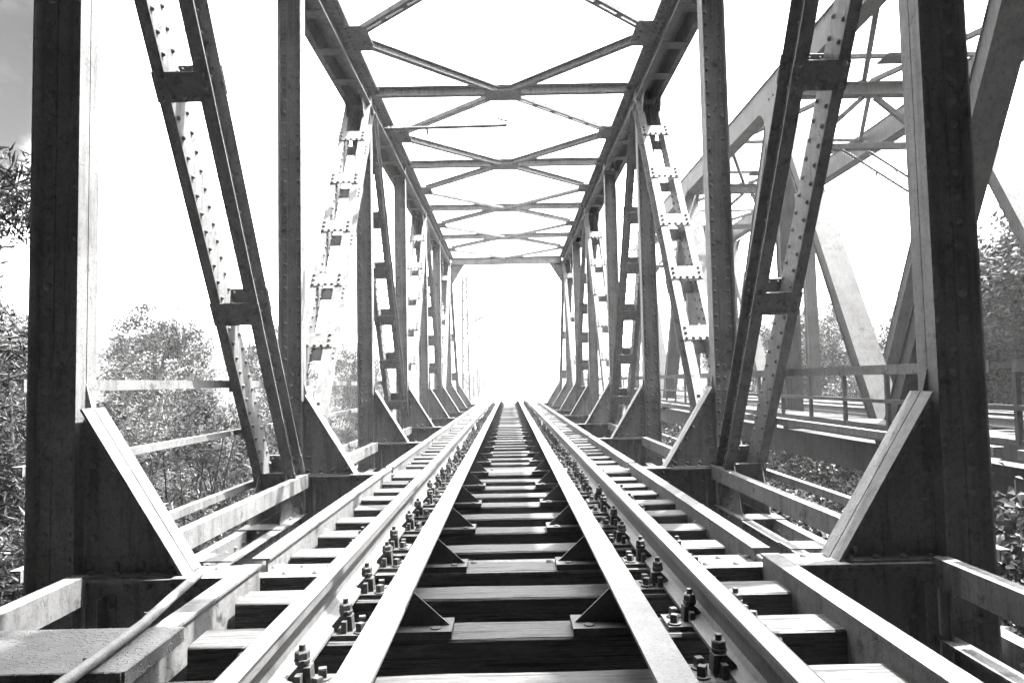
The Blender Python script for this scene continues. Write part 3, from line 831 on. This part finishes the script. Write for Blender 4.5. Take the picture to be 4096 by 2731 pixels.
# willow scrub left of the bridge
left = [(-5.0, 3.6, 1.03), (-4.4, 6.0, .98), (-6.3, 5.6, 1.12), (-4.6, 8.4, .96), (-6.8, 8.2, 1.12), (-5.0, 11.2, .98), (-7.4, 11.4, 1.1), (-5.6, 14.5, 1.0), (-8.2, 15.5, 1.1), (-4.4, 18.5, .82), (-6.5, 19.5, .95), (-5.2, 24, .8), (-9.5, 22, 1.1), (-7.2, 28, .9), (-4.2, 12.8, .72)]
wl = ['in front of the left post, beside the near handrail', 'below the handrails between the first two left posts', 'behind the first scrub row left of the near panel', 'behind the low left handrail next to the second post', 'one row back from the second left post', 'beyond the second left post', 'one row back, beyond the second left post',
      'left of the third post', 'far back to the left of the third post', 'low beside the fourth left post', 'behind the fourth left post', 'beside the fifth left post', 'far back left of the fifth post', 'beside the sixth left post, faint in the haze', 'low between the second and third left posts']
for i, ((x, y, s), w) in enumerate(zip(left, wl)):
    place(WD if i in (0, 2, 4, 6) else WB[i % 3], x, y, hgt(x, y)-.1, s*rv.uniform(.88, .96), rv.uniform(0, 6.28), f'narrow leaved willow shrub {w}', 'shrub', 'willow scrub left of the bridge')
# taller willow at the left picture edge
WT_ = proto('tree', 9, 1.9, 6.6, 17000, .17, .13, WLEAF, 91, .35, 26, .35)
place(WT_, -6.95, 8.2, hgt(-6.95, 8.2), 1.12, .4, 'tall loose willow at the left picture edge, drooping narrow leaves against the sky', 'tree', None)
place(DB, 4.5, 6.4, hgt(4.5, 6.4), 1.28, .5, 'added shrub painted very dark for shade, right of the near right post, its top level with the deck', 'shrub', None, 1.2)
place(DB, 4.3, 4.6, hgt(4.3, 4.6), 1.2, 2.1, 'added shrub painted very dark for shade in the lower right corner below the beams', 'shrub', None, 1.1)
# ground shrubs between and beyond the bridges
k = 0
rows = []
for y in (3.2, 5.0, 7.0, 9.2, 11.6, 14.4, 18, 22.5, 27.5):
    for x in ((3.9, 5.4) if y < 16 else (4.4,)): rows.append((x+rv.uniform(-.3, .3), y+rv.uniform(-.4, .4)))
for i, (x, y) in enumerate(rows):
    w = ['nearest row', 'second row', 'third row', 'fourth row', 'fifth row', 'sixth row', 'seventh row', 'eighth row', 'ninth row'][[3.2, 5, 7, 9.2, 11.6, 14.4, 18, 22.5, 27.5].index(min([3.2, 5, 7, 9.2, 11.6, 14.4, 18, 22.5, 27.5], key=lambda q: abs(q-y)))]
    side = 'close to the near bridge' if x < 4.65 and y < 16 else ('close to the neighbouring bridge' if y < 16 else 'between the two bridges')
    place(BB[i % 2], x, y, hgt(x, y)-.05, rv.uniform(.95, 1.15), rv.uniform(0, 6.28), f'broad leaved shrub below the deck, {w} from the viewer, {side}', 'shrub', 'shrubs growing between the two bridges', 1.15)
for i, (x, y) in enumerate([(7.4, 9.0), (8.6, 12.0), (7.0, 15.5), (9.5, 17.5), (11.5, 14.5), (7.6, 20.5), (10.2, 23.5), (13, 19), (8.0, 27), (12.2, 28.5), (5.0, 31), (3.4, 28.5), (6.4, 25), (13.6, 24)]):
    place(BB[i % 2], x, y, hgt(x, y)-.05, rv.uniform(1.0, 1.2), rv.uniform(0, 6.28), 'broad leaved shrub in the shade below the neighbouring bridge', 'shrub', 'shrubs growing under the neighbouring bridge')
right = [(17.0, 13.5, 1.0), (15.8, 18.0, .92), (19.5, 19.0, 1.15), (16.5, 23.5, .95), (21.5, 25.5, 1.15), (17.5, 29.5, .9), (15.2, 35.0, .86), (22, 35, 1.15), (17.5, 41, .95), (14.2, 45, .8), (16.8, 50, .9), (20, 52, 1.1), (26, 30, 1.3), (15.6, 27.0, .55), (15.8, 39, .55), (14.9, 15.5, .5), (18.5, 15.5, .9), (14.6, 22.0, .7), (20, 22, 1.05), (19, 27, 1.0), (24, 21, 1.2), (15.0, 31, .62), (16.3, 21, 1.2), (18.0, 24.5, 1.25), (15.3, 20.0, 1.05), (14.8, 25.0, .8)]
rw = ['nearest the right picture edge', 'second from the right picture edge', 'taller, behind the two nearest on the right', 'right of the big light diagonal of the neighbouring bridge', 'back row, right of the big light diagonal', 'framed by the neighbouring bridge diagonals', 'small, left of the big light diagonal', 'back row, behind the light diagonal', 'behind the neighbouring bridge posts', 'low, beside the far end of the neighbouring bridge',
      'pale, far end of the neighbouring bridge', 'pale back row, far end of the neighbouring bridge', 'tallest, on the slope behind the right trees', 'bushy and low behind the neighbouring walkway', 'bushy and low behind the far neighbouring walkway', 'bushy and low behind the near neighbouring walkway', 'between the two nearest at the right picture edge', 'bushy, left of the far truss post of the neighbouring bridge', 'behind the second tree from the right picture edge',
      'in the middle row behind the light diagonal', 'high on the slope behind the right picture edge trees', 'low, left of the foot of the light diagonal', 'tall and dark, filling the right picture edge', 'tall, just behind the dark tree at the right picture edge', 'dark, beside the near right post of the near bridge', 'rounded, right of the light diagonal foot']
for i, ((x, y, s), w) in enumerate(zip(right, rw)):
    place(TT[i % 3], x, y, hgt(x, y)-.2, s, rv.uniform(0, 6.28), f'leafy broadleaf tree, {w}', 'tree', 'trees beyond the neighbouring bridge')
far = [(-12, 38, .9), (-14.5, 30, .95), (-16, 22, .95), (-17, 14, .9), (-11, 52, .9), (-13, 66, .8)]
for i, (x, y, s) in enumerate(far):
    place(TT[(i+1) % 3], x, y, hgt(x, y)-.2, s, rv.uniform(0, 6.28), 'pale tree fading into the haze beyond the far end of the bridge' if y > 45 else 'pale tree fading into the haze left of the bridge', 'tree', 'hazy trees beyond the far end' if y > 45 else 'hazy trees left of the bridge')
# wooded hillsides, read as one mass
r = random.Random(77); m = MB(); bl = []
for _ in range(420):
    x = r.choice((r.uniform(-120, -26), r.uniform(-120, -26), r.uniform(24, 90), r.uniform(24, 90))); y = r.uniform(5, 170) if abs(x) > 24 else r.uniform(122, 175)
    s = r.uniform(1.4, 2.8); bl.append(((x, y, hgt(x, y)+s*.8), (s, s, s*1.1), s*s))
me = leaf_mesh('woodland', bl, 46000, .55, .6, LEAF2, 78, 0, .4)
o = bpy.data.objects.new('woodland', me); C.objects.link(o); tag(o, 'far wooded hillsides fading into white haze', 'woodland', None, 'stuff')

r = random.Random(31); bl = []  # unseen leaf clumps added overhead and beside the viewer to shade the near steel
for _ in range(90):
    sd = r.choice((-1, 1)); x = sd*r.uniform(4.2, 9); y = r.uniform(-2.6, .8)-.0*x; z = r.uniform(-2, 12.5)
    if sd > 0 and x < 7 and z < 6 and y > -1: continue
    s_ = r.uniform(.8, 1.5); bl.append(((x, y, z), (s_, s_, s_), s_*s_))
for _ in range(150):
    y = r.uniform(-3, 3.3); z = r.uniform(7.6, 12.5); x = r.uniform(-4.5, 8)
    if y > 2.2 and r.random() < .45: continue
    s_ = r.uniform(.6, 1.0); bl.append(((x, y, z), (s_, s_, s_*.8), 1.0))
for _ in range(70):
    sd = r.choice((-1, 1, 1)); s_ = r.uniform(.5, .85)
    bl.append(((sd*r.uniform(3.5, 6.0), r.uniform(-2.4, 2.0), r.uniform(-3, 4.6)), (s_, s_, s_), .9))
for _ in range(150):
    if r.random() < .6: c = (r.uniform(-9, -3.9), r.uniform(.4, 3.4), r.uniform(-3, 10))
    else: c = (r.uniform(3.3, 5.3), r.uniform(.2, 2.5), r.uniform(-3, 9))
    s_ = r.uniform(.55, .9); bl.append((c, (s_, s_, s_), .9))
me = leaf_mesh('unseen_shade_foliage', bl, 170000, .21, .55, DKLEAF, 79, .1, .45)
o = bpy.data.objects.new('unseen_shade_foliage', me); C.objects.link(o); tag(o, 'unseen dark foliage added around the viewer to block light from the near bridge end', 'woodland', None, 'stuff')

# ------------------------------------------------------------------ air
m = MB(); m.box(-148, 148, -38, 183, -6, 16)
hz = NT('haze_air'); hz.n.remove(hz.b)
vol = hz.n.new('ShaderNodeVolumePrincipled'); vol.inputs['Color'].default_value = (.95, .95, .95, 1)
vol.inputs['Density'].default_value = .0009; vol.inputs['Anisotropy'].default_value = .1
hz.l.new(vol.outputs[0], hz.out.inputs['Volume'])
hb = m.build('haze', hz.m); fix_normals(hb); tag(hb, kind='stuff')

# ------------------------------------------------------------------ light
SD = Vector((.44, .12, 1.0)).normalized()
elev = math.asin(SD.z); az = math.atan2(SD.x, SD.y)
sun = bpy.data.lights.new('sun', 'SUN'); sun.energy = 5.0; sun.angle = R(.5); sun.color = (1, .985, .96)
so = bpy.data.objects.new('sun', sun); C.objects.link(so)
so.rotation_euler = (-SD).to_track_quat('-Z', 'Y').to_euler()
w = bpy.data.worlds.new('World'); sc.world = w; w.use_nodes = True
t = w.node_tree; bg = t.nodes['Background']
sky = t.nodes.new('ShaderNodeTexSky'); sky.sky_type = 'NISHITA'; sky.sun_disc = False
sky.sun_elevation = elev; sky.sun_rotation = az; sky.air_density = 1.0; sky.dust_density = 2.5
bw = t.nodes.new('ShaderNodeRGBToBW'); t.links.new(sky.outputs[0], bw.inputs[0])
tc = t.nodes.new('ShaderNodeTexCoord'); mp = t.nodes.new('ShaderNodeMapping'); mp.inputs['Scale'].default_value = (1, 1, 1.8)
t.links.new(tc.outputs['Generated'], mp.inputs[0])
cn = t.nodes.new('ShaderNodeTexNoise'); cn.inputs['Scale'].default_value = 5.5; cn.inputs['Detail'].default_value = 8; cn.inputs['Roughness'].default_value = .55
t.links.new(mp.outputs[0], cn.inputs['Vector'])
def wm(op, a, b=None, c=None):
    x = t.nodes.new('ShaderNodeMath'); x.operation = op
    for q, val in enumerate((a, b, c)):
        if val is None: continue
        if isinstance(val, (int, float)): x.inputs[q].default_value = val
        else: t.links.new(val, x.inputs[q])
    return x.outputs[0]
dp = t.nodes.new('ShaderNodeVectorMath'); dp.operation = 'DOT_PRODUCT'; t.links.new(tc.outputs['Generated'], dp.inputs[0])
dp.inputs[1].default_value = Vector((-.80, .72, .44)).normalized()
# a thin bright overcast that opens to clear sky towards the upper left
gap = wm('SMOOTH_MIN', wm('MAXIMUM', wm('MULTIPLY', wm('SUBTRACT', wm('ADD', dp.outputs['Value'], wm('MULTIPLY', wm('SUBTRACT', cn.outputs['Fac'], .5), -.03)), .961), 110.0), 0.0), 1.0, .3)
cloud = wm('MINIMUM', wm('MAXIMUM', wm('MULTIPLY', wm('SUBTRACT', cn.outputs['Fac'], .46), 7.0), 0.0), 1.0)
veil = wm('ADD', 3.1, wm('MULTIPLY', cloud, .5))
clear = wm('ADD', .045, wm('MULTIPLY', cloud, .09))
mlt = wm('ADD', wm('MULTIPLY', veil, wm('SUBTRACT', 1.0, gap)), wm('MULTIPLY', clear, gap))
mu = t.nodes.new('ShaderNodeMath'); mu.operation = 'MULTIPLY'; t.links.new(bw.outputs[0], mu.inputs[0]); t.links.new(mlt, mu.inputs[1])
t.links.new(mu.outputs[0], bg.inputs['Color']); bg.inputs['Strength'].default_value = .15

# ------------------------------------------------------------------ camera
f_px, pitch, yaw, roll = 2870.1, .0565, .005, -.0204
U = Vector((math.cos(yaw), -math.sin(yaw), 0)); Fh = Vector((math.sin(yaw), math.cos(yaw), 0)); Z = Vector((0, 0, 1))
F = math.cos(pitch)*Fh+math.sin(pitch)*Z; V = -math.sin(pitch)*Fh+math.cos(pitch)*Z
rx = math.cos(roll)*U+math.sin(roll)*V; up = -math.sin(roll)*U+math.cos(roll)*V
cam = bpy.data.cameras.new('camera'); cam.sensor_width = 36; cam.lens = f_px/4096*36; cam.clip_end = 3000; cam.clip_start = .05
co = bpy.data.objects.new('camera', cam); C.objects.link(co)
M = Matrix((rx, up, -F)).transposed().to_4x4(); M.translation = (.0064, 0, .764); co.matrix_world = M
sc.camera = co
vs = sc.view_settings; vs.view_transform = 'Standard'; vs.look = 'None'; vs.gamma = 1; vs.exposure = 2.95
sc.cycles.use_denoising = True; sc.cycles.max_bounces = 6; sc.cycles.diffuse_bounces = 3; sc.cycles.volume_bounces = 0
sc.cycles.sample_clamp_indirect = 6; sc.cycles.use_adaptive_sampling = False
